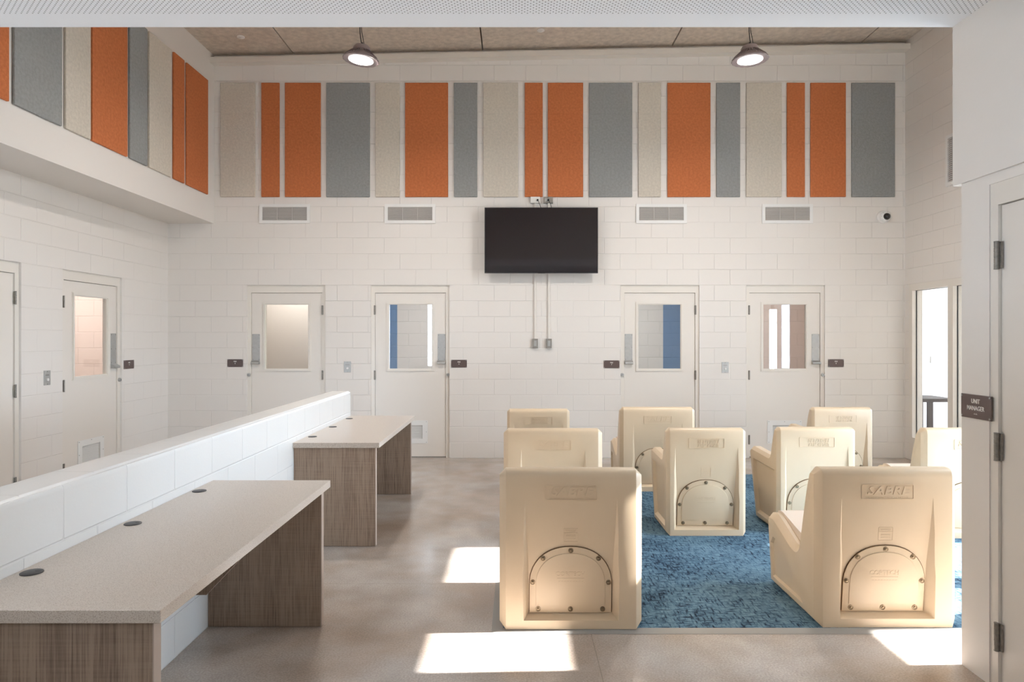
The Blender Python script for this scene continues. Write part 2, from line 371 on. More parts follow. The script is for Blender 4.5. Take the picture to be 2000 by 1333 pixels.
def tube(name, pts, r, m, parent=None):
    cu = bpy.data.curves.new(name, 'CURVE'); cu.dimensions = '3D'; cu.bevel_depth = r; cu.bevel_resolution = 2; cu.use_fill_caps = True
    sp = cu.splines.new('NURBS'); sp.points.add(len(pts) - 1); sp.use_endpoint_u = True; sp.order_u = 3
    for p, q in zip(sp.points, pts): p.co = (*q, 1)
    t = bpy.data.objects.new('tmp', cu); C.objects.link(t)
    dg = bpy.context.evaluated_depsgraph_get(); me = bpy.data.meshes.new_from_object(t.evaluated_get(dg))
    bpy.data.objects.remove(t); bpy.data.curves.remove(cu); me.name = name; me.materials.clear(); me.materials.append(m)
    for p in me.polygons: p.use_smooth = True
    o = bpy.data.objects.new(name, me); C.objects.link(o)
    if parent: o.parent = parent
    return o
def copy_tree(o, parent=None):
    c = o.copy(); C.objects.link(c); c.parent = parent
    for ch in list(o.children): copy_tree(ch, c)
    return c
def bool_cut(bm, cutters):
    """subtract cutter bmeshes, return a new bmesh"""
    me = bpy.data.meshes.new('a'); bm.to_mesh(me); bm.free(); a = bpy.data.objects.new('a', me); C.objects.link(a)
    tmp = []
    for cb in cutters:
        bmesh.ops.recalc_face_normals(cb, faces=cb.faces)
        mc = bpy.data.meshes.new('c'); cb.to_mesh(mc); cb.free(); c = bpy.data.objects.new('c', mc); C.objects.link(c)
        md = a.modifiers.new('b', 'BOOLEAN'); md.operation = 'DIFFERENCE'; md.solver = 'EXACT'; md.object = c; tmp.append(c)
    dg = bpy.context.evaluated_depsgraph_get(); dg.update()
    r = bpy.data.meshes.new_from_object(a.evaluated_get(dg))
    out = bmesh.new(); out.from_mesh(r)
    for o in tmp + [a]:
        d = o.data; bpy.data.objects.remove(o); bpy.data.meshes.remove(d)
    bpy.data.meshes.remove(r)
    return out

# ------------------------------------------------------------------ the building
D = 8.816; XL = -4.497; XR = 5.026; SOF = -3.90; ZN = 3.048; YN = 3.285; XN = 2.115
WT = 0.20
def px2x(px, Y=D): return (px - 1008) * Y / 1333
def px2z(py, Y=D): return EYE + (661 - py) * Y / 1333
DOORS = [px2x(558.8), px2x(801.2), px2x(1289.2), px2x(1534.3)]   # leaf centres on the back wall
LW = 0.914; LH = 2.134; HW = 0.508; HT = 2.236

struct('floor', bx(-7.2, 9.4, -4.3, 12.2, -0.1, 0), M['floor'], 'polished grey-brown concrete floor with saw-cut joints', 'floor')
struct('wall_back', panel_with_holes('y', D, WT, XL - 2.6, XR + 0.15, 0, 5.7, [(c - HW, c + HW, 0, HT) for c in DOORS]),
       M['block_x'], 'cream painted concrete-block wall behind the chairs, with four doors and a television')
LD = [(5.694), (7.277)]  # leaf centres on the left wall
struct('wall_left', panel_with_holes('x', XL, -WT, -4.3, D, 0, 3.2, [(c - HW, c + HW, 0, HT) for c in LD] + [(-3.9, 1.4, 0.10, 0.95)]),  # last hole is unseen, added to send light up to the near ceiling
       M['block_y'], 'cream painted block wall at the left under the soffit, with two doors')
# upper left fascia and soffit: one L-shaped bulkhead
bm = bmesh.new()
add_box(bm, XL - WT, SOF, YN, D, 3.031, 5.7)
struct('wall_left_bulkhead', bm, M['drywall'], 'smooth cream bulkhead at upper left carrying striped acoustic panels')
RW = [(6.9, 8.71, 0.10, 2.236)]
SUNW = [(3.30, 3.70), (3.89, 4.28), (4.45, 5.20)]
holes = RW + [(a, b, 0.29, 2.254) for a, b in SUNW] + [(a, b, 3.27, 3.83) for a, b in ((3.28, 4.28), (4.45, 5.20))]
struct('wall_right', panel_with_holes('x', XR, 0.15, YN - 0.2, D, 0, 5.7, holes), M['block_y'],
       'cream block wall at far right, above and beside the tall interior window')
# high sloped ceiling of wood-fibre boards
def ceil_z(x): return 5.20 + (x - SOF) * 0.020
bm = bmesh.new()
joints = [-2.87, -0.43, 2.01, 4.45]
xs = [SOF - 0.8] + joints + [XR + 0.16]
for a, b in zip(xs, xs[1:]):
    g = 0.008
    vv = add_box(bm, a + g, b - g, YN, D + 0.1, 0, 0.1)
    for v in vv: v.co.z += ceil_z(v.co.x)
struct('ceiling', bm, M['ceiling'], 'high sloping ceiling of grey-brown wood-fibre boards', 'ceiling')
bm = bmesh.new(); vv = add_box(bm, SOF - 0.8, XR + 0.2, YN, D + 0.2, 0.1, 0.2)
for v in vv: v.co.z += ceil_z(v.co.x)
struct('ceiling_deck', bm, M['joint'], 'dark deck seen in the joints between ceiling boards', 'ceiling')
# trim along the top of the back wall (sloping with the ceiling)
bm = bmesh.new(); vv = add_box(bm, SOF, XR, D - 0.12, D, 0, 0.072)
for v in vv: v.co.z += 5.064 + (v.co.x - SOF) * (0.176 / 8.926)
struct('trim_1', bm, M['frame'], 'sloping cream trim bar along the top of the back wall', 'trim')
# near low ceiling, perforated, with a solid border
bm = bx(XL - WT, XN + 0.1, -4.3, YN, ZN, ZN + 0.12)
struct('ceiling_near', bm, M['perf'], 'low white perforated ceiling nearest the viewer with a plain border', 'ceiling')
struct('wall_above_low_ceiling', bx(XL - WT, XR + 0.15, YN - 0.15, YN - 0.001, ZN + 0.12, 5.75), M['drywall'], 'wall rising over the edge of the low perforated ceiling')
# near right wall with its door, office block behind it
ND = 3.0 - LW / 2
struct('wall_right_near', panel_with_holes('x', XN, 0.15, -4.3, 3.24, 0, 2.281, [(ND - HW, ND + HW, 0, HT)]), M['drywall'],
       'smooth cream wall at near right holding the brown office sign')
struct('wall_right_upper', bx(XN - 0.014, XN + 0.15, -4.3, YN, 2.281, ZN), M['drywall'], 'smooth upper part of the near right wall, slightly proud of the lower part')
struct('wall_office_end', bx(XN + 0.15, XR, 3.09, 3.24, 0, ZN + 0.12), M['drywall'], 'end wall of the office at the near right')
struct('wall_office_rear', bx(XN + 0.6, XN + 0.7, -4.3, 3.09, 0, 2.4), M['drywall'], 'office partition out of sight behind the near right door')
# wall behind the camera; its low opening is added to brighten the near ceiling
struct('wall_front', panel_with_holes('y', -4.1, -0.2, XL - WT, XN + 0.15, 0, ZN, [(-4.3, -2.0, 0.08, 0.52)]), M['drywall'],
       'wall facing the block wall, out of the picture, with an added low light opening')

# low wall between desks and left wall
KX0, KX1, KZ = -1.856, -1.653, 1.022
bm = bmesh.new(); add_box(bm, KX0, KX1, -4.09, 6.84, 0, KZ)  # runs on unseen behind the camera to shield chairs from added low openings
es = [e for e in bm.edges if (abs(e.verts[0].co.z - KZ) < 1e-4 and abs(e.verts[1].co.z - KZ) < 1e-4) or (abs(e.verts[0].co.y - 6.84) < 1e-4 and abs(e.verts[1].co.y - 6.84) < 1e-4 and abs(e.verts[0].co.z - e.verts[1].co.z) > 0.5)]
bmesh.ops.bevel(bm, geom=es, offset=0.027, segments=5, affect='EDGES', profile=0.5)
struct('wall_low', bm, M['block_low'], 'waist-high white painted block wall with rounded top running behind the two desks', smooth=True)

# rooms seen through the door glass
def room_wall(name, x0, x1, y0, y1, z1, m, label): return struct(name, bx(x0, x1, y0, y1, 0, z1), m, label)
M['cell_grey'] = block_mat('grey_painted_block', (200, 196, 192), 'x', 0.2)
M['cell_side'] = mat('cell_side_paint', (206, 200, 194), 0.6)
struct('ceiling_cells', bx(-7.1, 5.2, D + WT, 12.1, 2.75, 2.85), M['near_white'], 'ceiling of the small rooms behind the back wall doors', 'ceiling')
room_wall('wall_behind_door_1', -4.8, -2.3, 10.0, 10.1, 2.75, M['cell_side'], 'plain pale wall seen through the glass of the leftmost back door')
room_wall('wall_behind_door_2', -2.3, -2.02, 11.6, 11.7, 2.75, M['block_blue'], 'blue block wall strip seen through the second back door')
struct('wall_behind_door_2_grey', panel_with_holes('y', 11.6, 0.1, -2.02, 0.2, 0, 2.75, [(-1.50, -1.1, 1.08, 2.12)]), M['cell_grey'], 'grey block wall with a bright window seen through the second back door')
struct('wall_behind_door_3', bx(0.3, 2.498, 11.6, 11.7, 0, 2.75), M['cell_grey'], 'grey block wall seen through the third back door')
room_wall('wall_behind_door_3_blue', 2.498, 2.95, 11.6, 11.7, 2.75, M['block_blue'], 'blue block wall strip seen through the third back door')
struct('wall_behind_door_4', panel_with_holes('y', 11.6, 0.1, 3.05, 5.1, 0, 2.75, [(4.31, 4.43, 0.9, 2.04)]), M['block_pink'], 'sand wall with an added bright slit imitating a reflection in the fourth back door glass')  # slit is added: sky through it stands for a window reflection
for i, x in enumerate((-4.8, -2.3, 0.2, 2.95, 5.1)):
    room_wall('wall_cell_partition_%d' % (i + 1), x, x + 0.1, D + WT, 11.7, 2.75, M['cell_side'], 'partition between the small rooms behind the back wall')
room_wall('wall_left_cell_end', -7.1, XL - WT, 8.9 - 0.2, 8.8, 2.75, M['block_pink'], 'sand block wall seen through the glass of the second left door')
room_wall('wall_left_cell_mid', -7.1, XL - WT, 6.4, 6.5, 2.75, M['cell_side'], 'partition behind the left wall doors')
room_wall('wall_left_cell_near', -7.1, XL - WT, 4.6, 4.7, 2.75, M['cell_side'], 'partition behind the nearest left door')
room_wall('wall_left_cell_back', -7.2, -7.1, 4.6, 8.8, 2.75, M['cell_side'], 'far wall of the rooms behind the left doors')
struct('ceiling_left_cells', bx(-7.2, XL - WT, 4.6, 8.8, 2.75, 2.85), M['near_white'], 'ceiling of the rooms behind the left doors', 'ceiling')
area('cell_fill_1', (-3.2, 9.5, 2.7), (0, 0, -1), 0.5, 0.3, 34, (1, 0.95, 0.9))  # unseen fills added so the rooms behind the door glass look lit
area('cell_fill_2', (-1.2, 10.2, 2.7), (0, 0, -1), 0.5, 0.3, 55, (1, 0.97, 0.95))
area('cell_fill_3', (1.6, 10.2, 2.7), (0, 0, -1), 0.5, 0.3, 70, (0.95, 0.98, 1))
area('cell_fill_4', (4.0, 10.2, 2.7), (0, 0, -1), 0.5, 0.3, 30, (1, 0.95, 0.9))
area('cell_fill_left', (-5.6, 7.7, 2.7), (0, 0, -1), 0.5, 0.3, 62, (1, 0.97, 0.95))

# side room beyond the right window
struct('wall_side_room_far', bx(5.18, 9.3, 11.9, 12.0, 0, 2.9), M['near_white'], 'bright white far wall of the room beyond the right window')
struct('wall_side_room_near', bx(5.18, 9.3, 6.2, 6.3, 0, 2.9), M['drywall'], 'near wall of the room beyond the right window, out of sight')
struct('wall_side_room_outer', panel_with_holes('x', 9.2, 0.1, 6.2, 12.0, 0, 2.9, [(7.4, 11.4, 0.9, 2.1)]), M['drywall'], 'outer window wall of the room beyond the right window')
struct('wall_side_room_inner', bx(5.176, 5.19, D, 11.9, 0, 2.9), M['drywall'], 'inner wall of the room beyond the right window')
struct('ceiling_side_room', bx(5.18, 9.6, 6.2, 12.0, 2.9, 3.0), M['near_white'], 'ceiling of the room beyond the right window', 'ceiling')
struct('ground', bx(5.2, 40, -20, 30, -0.25, -0.12), M['ground'], 'pale paving outside the windows, out of sight', 'ground')

# ------------------------------------------------------------------ doors
def add_hinge(t, x, y, z, m=None, h=0.115, r=0.008, leaf=0.018):
    bm = bmesh.new()
    n = 5
    for k in range(n):
        add_cyl(bm, r, h / n - 0.0025, T(x, y, z - h / 2 + (k + 0.5) * h / n), 16)
    add_cyl(bm, r * 0.8, h, T(x, y, z), 12)
    add_cyl(bm, r * 1.05, 0.004, T(x, y, z + h / 2 + 0.001), 16); add_cyl(bm, r * 1.05, 0.004, T(x, y, z - h / 2 - 0.001), 16)
    add_box(bm, x - leaf, x + leaf, y + r * 0.6, y + r * 1.4, z - h / 2, z + h / 2)
    return obj('hinge', bm, m or M['steel_dark'], t, smooth=True)

def make_door(name, label, loc, rz, hinge, window=True, louver=True, pull=True, big=False):
    """local frame: x along the wall, front faces -y, origin on the floor at leaf centre"""
    t = thing(name, label, 'door', loc, rz, kind='structure')
    f0 = 0.006 if big else 0.022                                       # frame face behind the wall face
    h2 = LW / 2
    # frame: jambs + header in one profile with rebate
    fb = panel_with_holes('y', f0, 0.14, -HW, HW, 0, HT, [(-h2 - 0.003, h2 + 0.003, -1, LH + 0.004)])
    obj('door_frame', fb, M['frame'], t)
    # stop behind the leaf
    sb = panel_with_holes('y', f0 + 0.065, 0.03, -h2 - 0.003, h2 + 0.003, 0, LH + 0.004, [(-h2 + 0.012, h2 - 0.012, -1, LH - 0.012)])
    obj('door_stop', sb, M['frame'], t)
    l0 = f0 + 0.014; lt = 0.045
    gz = 1.570; gw, gh = 0.278, 0.4185
    hl = [(-gw, gw, gz - gh, gz + gh)] if window else []
    if louver: hl.append((-0.155, 0.155, 0.245, 0.42))
    obj('door_leaf', panel_with_holes('y', l0, lt, -h2, h2, 0.012, LH, hl), M['door'], t)
    obj('sweep', bx(-h2, h2, l0 - 0.004, l0 + 0.002, 0.004, 0.016), M['steel_dark'], t)
    if window:
        tw = 0.036
        tb = panel_with_holes('y', l0 - 0.012, 0.016, -gw - tw, gw + tw, gz - gh - tw, gz + gh + tw, [(-gw + 0.004, gw - 0.004, gz - gh + 0.004, gz + gh - 0.004)])
        es = [e for e in tb.edges if abs(e.verts[0].co.y - (l0 - 0.012)) < 1e-5 and abs(e.verts[1].co.y - (l0 - 0.012)) < 1e-5 and e.is_manifold and len(e.link_faces) == 2 and e.calc_face_angle() > 1]
        bmesh.ops.bevel(tb, geom=es, offset=0.008, segments=2, affect='EDGES')
        obj('window_trim', tb, M['frame'], t)
        obj('glass_pane', bx(-gw, gw, l0 + 0.018, l0 + 0.026, gz - gh, gz + gh), M['glass'], t)
    if louver:
        fr = panel_with_holes('y', l0 - 0.006, 0.008, -0.222, 0.222, 0.186, 0.482, [(-0.155, 0.155, 0.245, 0.42)])
        lo = obj('louver_frame', fr, M['white_metal'], t)
        bm = bmesh.new(); n = 11
        for k in range(n):
            z = 0.252 + k * (0.165 / (n - 1)); vv = add_box(bm, -0.155, 0.155, -0.010, 0.010, -0.0012, 0.0012)
            bmesh.ops.transform(bm, matrix=T(0, l0 + 0.012, z) @ Matrix.Rotation(math.radians(48), 4, 'X'), verts=vv)
        obj('louver_slats', bm, M['white_metal'], lo)
        obj('louver_back', bx(-0.155, 0.155, l0 + 0.034, l0 + 0.038, 0.245, 0.42), M['void_shade'], lo)
        screws(lo, [(sx, l0 - 0.007, sz) for sx in (-0.205, 0, 0.205) for sz in (0.2, 0.334, 0.468) if sx or sz != 0.334], 0.004, M['steel_dark'])
    for z in (0.235, 1.072, 1.915):
        if big: add_hinge(t, hinge * (h2 + 0.004), f0 - 0.006, z, h=0.118, r=0.011, leaf=0.02)
        else: add_hinge(t, hinge * (h2 + 0.006), f0 - 0.005, z, h=0.115, r=0.008, leaf=0.012)
    if pull:
        s = -hinge; px = s * (h2 - 0.056)
        p = obj('pull_plate', bx(px - 0.05, px + 0.05, l0 - 0.004, l0, 1.215, 1.605, 0.0015, 1), M['steel'], t)
        bm = bmesh.new(); prism_x(bm, [(l0 - 0.002, 1.262), (l0 - 0.05, 1.240), (l0 - 0.054, 1.222), (l0 - 0.046, 1.214), (l0 - 0.002, 1.214)], px - 0.052, px + 0.052)
        obj('pull_cup', bm, M['steel'], p)
        screws(p, [(px + sx, l0 - 0.005, sz) for sx in (-0.04, 0.04) for sz in (1.59, 1.43, 1.275)], 0.0045, M['steel_dark'])
        bm = bmesh.new(); cx = s * (h2 + 0.030)
        add_cyl(bm, 0.021, 0.020, T(cx, f0 - 0.010, 1.077) @ RX, 24); add_cyl(bm, 0.015, 0.006, T(cx, f0 - 0.022, 1.077) @ RX, 24)
        lk = obj('lock_cylinder', bm, M['steel'], t, smooth=True)
        obj('keyway', bx(cx - 0.0015, cx + 0.0015, f0 - 0.027, f0 - 0.024, 1.069, 1.085), M['black'], lk)
    return t
make_door('door_1', 'cream steel door with pale blank glass, leftmost on the back wall, partly behind the low wall', (DOORS[0], D, 0), 0, +1)
make_door('door_2', 'cream steel door showing blue wall and bright window through its glass, left of the television', (DOORS[1], D, 0), 0, -1)
make_door('door_3', 'cream steel door with grey and blue room behind its glass, right of the television', (DOORS[2], D, 0), 0, +1)
make_door('door_4', 'cream steel door with an added bright slit behind its glass for a reflection, rightmost on the back wall', (DOORS[3], D, 0), 0, -1)
make_door('door_5', 'cream steel door on the left wall, cut off by the picture edge', (XL, LD[0], 0), PI / 2, +1)
make_door('door_6', 'cream steel door on the left wall with pinkish wall behind its glass', (XL, LD[1], 0), PI / 2, -1)
make_door('door_7', 'plain cream steel door with three big hinges at the right picture edge', (XN, ND, 0), -PI / 2, -1, window=False, louver=False, pull=False, big=True)

# ------------------------------------------------------------------ right wall interior window
wt = thing('window_1', 'tall cream framed interior window at far right looking into a bright white room', 'window', (XR, 0, 0), kind='structure')
obj('window_frame', panel_with_holes('x', -0.012, 0.13, 6.9, 8.71, 0.10, 2.236, [(7.93, 8.64, 0.293, 2.153), (6.98, 7.836, 0.293, 2.153)]), M['frame'], wt)
for a, b in ((7.93, 8.64), (6.98, 7.836)):
    obj('glass_pane', bx(0.05, 0.058, a, b, 0.293, 2.153), M['glass'], wt)
    gb = panel_with_holes('x', 0.036, 0.012, a, b, 0.293, 2.153, [(a + 0.005, b - 0.005, 0.298, 2.148)])
    obj('glazing_gasket', gb, M['black'], wt)
# dark table in the room beyond
t = thing('side_table', 'dark brown steel table seen through the right interior window', 'table', (5.35, 9.05, 0))
obj('tabletop', bx(0, 0.50, 0, 0.6, 0.70, 0.745, 0.004, 1), M['table_dark'], t)
for x in (0.0, 0.44):
    for y in (0.02, 0.52): obj('leg', bx(x, x + 0.06, y, y + 0.06, 0, 0.70), M['table_dark'], t)
tag(obj('wall_outlet', bx(7.22, 7.34, 11.885, 11.899, 1.115, 1.235, 0.003, 1), M['outlet_grey']), 'square grey plate on the white wall beyond the right interior window', 'outlet')

# ------------------------------------------------------------------ acoustic panels
COL = {'o': ('panel_orange', 'orange'), 'g': ('panel_grey', 'slate grey'), 'b': ('panel_beige', 'beige')}
back = [('b', 430, 498), ('o', 510, 545.5), ('o', 556, 626), ('g', 637, 722), ('b', 733, 780), ('o', 791, 875), ('g', 886.5, 932), ('b', 944, 1012), ('o', 1025, 1060),
        ('o', 1070, 1139), ('g', 1151, 1235), ('b', 1247, 1291), ('o', 1304, 1388), ('g', 1399.5, 1446), ('b', 1458, 1527), ('o', 1537.5, 1572.5), ('o', 1583.5, 1652.5), ('g', 1664, 1748.5)]
WHERE = ['leftmost of the whole row', 'above the leftmost wall vent, narrow', 'second from the left among the orange ones', 'wide, under the left pendant lamp',
         'narrow, above the second wall vent', 'wide, between the lamp on the left and television', 'narrow, up and left of the television', 'above the left half of the television',
         'narrow, directly above the white outlet of the television', 'above the right half of the television', 'wide, up and right of the television', 'narrow, above the third wall vent',
         'wide, second to the left of the right pendant lamp', 'narrow, just left of the right pendant lamp', 'wide, under the right pendant lamp', 'narrow, above the rightmost wall vent',
         'last orange one towards the right corner', 'rightmost of the row, above the camera dome']
def acoustic(y_w, z_h, m):
    bm = bx(0, y_w, -0.026, -0.002, 0, z_h, 0.006, 2)
    return obj('acoustic_panel', bm, m)
for (c, a, b), wh in zip(back, WHERE):
    x0, x1 = px2x(a, D - .026), px2x(b, D - .026)
    o = acoustic(x1 - x0, 1.473, M[COL[c][0]]); o.location = (x0, D, 3.372)
    tag(o, '%s acoustic panel, %s' % (COL[c][1], wh), 'acoustic panel', 'acoustic panels on the back wall')
side = [('o', 365.6, 407, 'nearest to the corner'), ('o', 340.5, 361, 'narrow, second from the corner'), ('b', 292.5, 335, 'third from the corner'),
        ('g', 254.6, 288.7, 'narrow, fourth from the corner'), ('o', 181, 249.7, 'fifth from the corner, widest orange'), ('b', 129.4, 178, 'sixth from the corner'),
        ('g', 28.9, 122, 'wide, second from the left picture edge'), ('o', -70, 18.7, 'cut by the left picture edge')]
for c, a, b, wh in side:
    Xp = SOF + 0.026; y0, y1 = -Xp * 1333 / (1008 - a), -Xp * 1333 / (1008 - b)
    o = acoustic(y1 - y0, 1.44, M[COL[c][0]]); o.location = (SOF, y0, 3.36); o.rotation_euler = (0, 0, PI / 2)
    tag(o, '%s acoustic panel on left bulkhead, %s' % (COL[c][1], wh), 'acoustic panel', 'acoustic panels on the left bulkhead')

# ------------------------------------------------------------------ wall vents
def make_vent(label, x, z, group, w_=0.655, h_=0.25, iw=0.575, ih=0.172):
    t = thing('wall_vent', label, 'vent', (x, D, z), group=group)
    fb = panel_with_holes('y', -0.016, 0.015, -w_ / 2, w_ / 2, -h_ / 2, h_ / 2, [(-iw / 2, iw / 2, -ih / 2, ih / 2)])
    obj('vent_frame', fb, M['white_metal'], t)
    bm = bmesh.new(); n = 15
    for k in range(n):
        zz = -ih / 2 + (k + 0.5) * ih / n; vv = add_box(bm, -iw / 2, iw / 2, -0.006, 0.006, -0.0011, 0.0011)
        bmesh.ops.transform(bm, matrix=T(0, -0.009, zz) @ Matrix.Rotation(math.radians(-35), 4, 'X'), verts=vv)
    obj('vent_slats', bm, M['grille'], t)
    bm = bmesh.new()
    for k in range(1, 32):
        xx = -iw / 2 + k * iw / 32; add_box(bm, xx - 0.001, xx + 0.001, -0.004, -0.002, -ih / 2, ih / 2)
    for xx in (-iw / 6, iw / 6): add_box(bm, xx - 0.002, xx + 0.002, -0.017, -0.004, -ih / 2, ih / 2)
    obj('vent_bars', bm, M['grille'], t)
    obj('vent_back', bx(-iw / 2, iw / 2, -0.0018, -0.0005, -ih / 2, ih / 2), M['void_shade'], t)
    return t
v0 = make_vent('white wall vent, leftmost, above the blank-glass door', px2x(556.5), px2z(418), 'white supply vents over the doors')
for px_, lb in ((801.2, 'white wall vent, second from left, above the door left of television'), (1291.5, 'white wall vent directly right of the television'), (1537.4, 'white wall vent, rightmost, above the last back door')):
    v = copy_tree(v0); v.location.x = px2x(px_); v['label'] = lb
t = thing('wall_vent', 'white upright wall vent high on the far right wall, half hidden', 'vent', (XR, 7.74, 3.61), -PI / 2)
obj('vent_frame', panel_with_holes('y', -0.02, 0.02, -0.22, 0.22, -0.295, 0.295, [(-0.18, 0.18, -0.255, 0.255)]), M['white_metal'], t)
bm = bmesh.new()
for k in range(22):
    zz = -0.255 + (k + 0.5) * 0.51 / 22; vv = add_box(bm, -0.18, 0.18, -0.009, 0.009, -0.0012, 0.0012)
    bmesh.ops.transform(bm, matrix=T(0, -0.012, zz) @ Matrix.Rotation(math.radians(-35), 4, 'X'), verts=vv)
obj('vent_slats', bm, M['grille'], t); obj('vent_back', bx(-0.18, 0.18, -0.002, 0, -0.255, 0.255), M['void_shade'], t)

# ------------------------------------------------------------------ television, raceways, outlets
TY = 8.66
tx0, tx1 = px2x(946.4, TY), px2x(1168, TY); tz0, tz1 = px2z(533.8, TY), px2z(405.5, TY); txc = (tx0 + tx1) / 2; tzc = (tz0 + tz1) / 2
t = thing('television', 'large black flat-screen television mounted high in the middle of the back wall', 'television', (txc, TY, tz0))
hw, hh = (tx1 - tx0) / 2, tz1 - tz0
obj('bezel', panel_with_holes('y', 0, 0.035, -hw, hw, 0, hh, [(-hw + 0.009, hw - 0.009, 0.013, hh - 0.009)]), M['black'], t)
obj('screen', bx(-hw + 0.009, hw - 0.009, 0.003, 0.02, 0.013, hh - 0.009), M['screen'], t)
obj('rear_housing', bx(-hw + 0.16, hw - 0.16, 0.035, 0.0745, 0.08, hh - 0.16, 0.01, 2), M['black'], t)
obj('logo_bar', bx(-0.045, 0.045, -0.002, 0.001, -0.004, 0.010), M['black'], t)
obj('wall_bracket', bx(-0.06, 0.06, 0.075, D - TY - 0.002, 0.2, 0.6), M['black'], t)
for px_, lb in ((1045.2, 'left painted raceway running down from under the television'), (1072, 'right painted raceway running down from under the television')):
    x = px2x(px_, D)
    tag(obj('cable_raceway', bx(x - 0.013, x + 0.013, D - 0.022, D - 0.0005, px2z(664), px2z(397), 0.003, 2), M['conduit']), lb, 'raceway', 'raceways below the television')
def plate(name, x, z, w_, h_, m, depth=0.03):
    return bx(x - w_ / 2, x + w_ / 2, D - depth, D - 0.0005, z - h_ / 2, z + h_ / 2, 0.003, 2)
for px_, lb in ((1045.3, 'steel outlet box ending the left raceway under the television'), (1072, 'steel outlet box ending the right raceway under the television')):
    t = thing('outlet_box', lb, 'outlet', (px2x(px_), D, px2z(671)), group='outlet boxes under the television')
    obj('cover', bx(-0.036, 0.036, -0.04, -0.0005, -0.06, 0.06, 0.003, 2), M['outlet_grey'], t)
    obj('outlet_face', bx(-0.017, 0.017, -0.043, -0.039, -0.035, 0.035), M['steel'], t)
for px_, mm, lb, dx in ((1045.3, 'outlet_white', 'white outlet box above the television with a black plug', 0.03), (1070.7, 'outlet_grey', 'steel outlet box above the television with a black cable', 0.0)):
    x = px2x(px_); z = px2z(391.8)
    t = thing('outlet_box', lb, 'outlet', (x, D, z))
    obj('cover', bx(-0.06, 0.06, -0.04, -0.0005, -0.04, 0.04, 0.003, 2), M[mm], t)
    obj('outlet_face', bx(-0.045, 0.0, -0.0425, -0.039, -0.02, 0.02), M['outlet_white' if mm == 'outlet_white' else 'steel'], t)
    bm = bmesh.new(); add_cyl(bm, 0.012, 0.02, T(dx, -0.05, -0.005) @ RX, 16)
    obj('socket', bm, M['black'], t, smooth=True)
    c = tube('power_cable', [(x + dx, D - 0.06, z - 0.008), (x + dx + 0.01, D - 0.085, z - 0.03), (x + dx + 0.03, D - 0.08, z - 0.07), (x + dx + 0.05, D - 0.06, z - 0.14)], 0.0035, M['cable'])
    tag(c, 'thin black cable dropping from the %s outlet behind the television' % ('white' if mm == 'outlet_white' else 'steel'), 'cable')

# ------------------------------------------------------------------ signs and intercom plates
def sign(label, x, y, z, rz, lines, w_=0.203, h_=0.1, size=0.024, name='room_sign'):
    t = thing(name, label, 'sign', (x, y, z), rz)
    obj('sign_plate', bx(-w_ / 2, w_ / 2, -0.008, -0.0005, -h_ / 2, h_ / 2, 0.0015, 1), M['sign'], t)
    for s, dz, sz in lines: text('sign_lettering', s, sz, M['sign_text'], t, (0, -0.0085, dz), ext=0.0006, sx=0.86, bold=0.0003)
    screws(t, [(sx * (w_ / 2 - 0.008), -0.009, sz * (h_ / 2 - 0.008)) for sx in (-1, 1) for sz in (-1, 1)], 0.0045, M['steel'])
    return t
for n, px_, py_, lb in (('5', 459.7, 709.7, 'small brown room sign reading PINE 5, left of the leftmost back door'),
                        ('6', 896.6, 710.8, 'small brown room sign reading PINE 6, between second door and raceways'),
                        ('7', 1194.4, 712, 'small brown room sign reading PINE 7, left of the third back door'),
                        ('8', 1632.5, 709.7, 'small brown room sign reading PINE 8, right of the rightmost back door')):
    sign(lb, px2x(px_), D, px2z(py_), 0, [('PINE', 0.021, 0.021), (n, -0.004, 0.024)])
sign('small brown room sign reading PINE 4 on the left wall', XL, 7.92, 1.245, PI / 2, [('PINE', 0.021, 0.021), ('4', -0.004, 0.024)])
sign('brown office sign reading UNIT MANAGER on the near right wall', XN, 3.130, 1.235, -PI / 2, [('UNIT', 0.024, 0.029), ('MANAGER', -0.008, 0.029), ('..:.. .:..:.', -0.032, 0.010)], 0.205, 0.110, name='office_sign')

def intercom(label, x, y, z, rz):
    t = thing('intercom_plate', label, 'intercom', (x, y, z), rz)
    obj('cover_plate', bx(-0.045, 0.045, -0.006, -0.0005, -0.07, 0.07, 0.001, 1), M['steel'], t)
    bm = bmesh.new(); add_cyl(bm, 0.014, 0.010, T(0.002, -0.009, -0.018) @ RX, 20)
    obj('call_button', bm, M['white_metal'], t, smooth=True)
    bm = bmesh.new()
    for k in range(5): add_box(bm, -0.024 + k * 0.0105, -0.018 + k * 0.0105, -0.0068, -0.006, 0.022, 0.032)
    obj('speaker_slots', bm, M['steel_dark'], t)
    screws(t, [(0, -0.0065, sz) for sz in (-0.06, 0.06)], 0.004, M['steel_dark'])
intercom('steel call-button plate between the two left doors of the back wall', px2x(678.7), D, px2z(717), 0)
intercom('steel call-button plate between the two right doors of the back wall', px2x(1416.2), D, px2z(718), 0)
intercom('steel call-button plate on the left wall between its doors', XL, 6.54, 1.17, PI / 2)

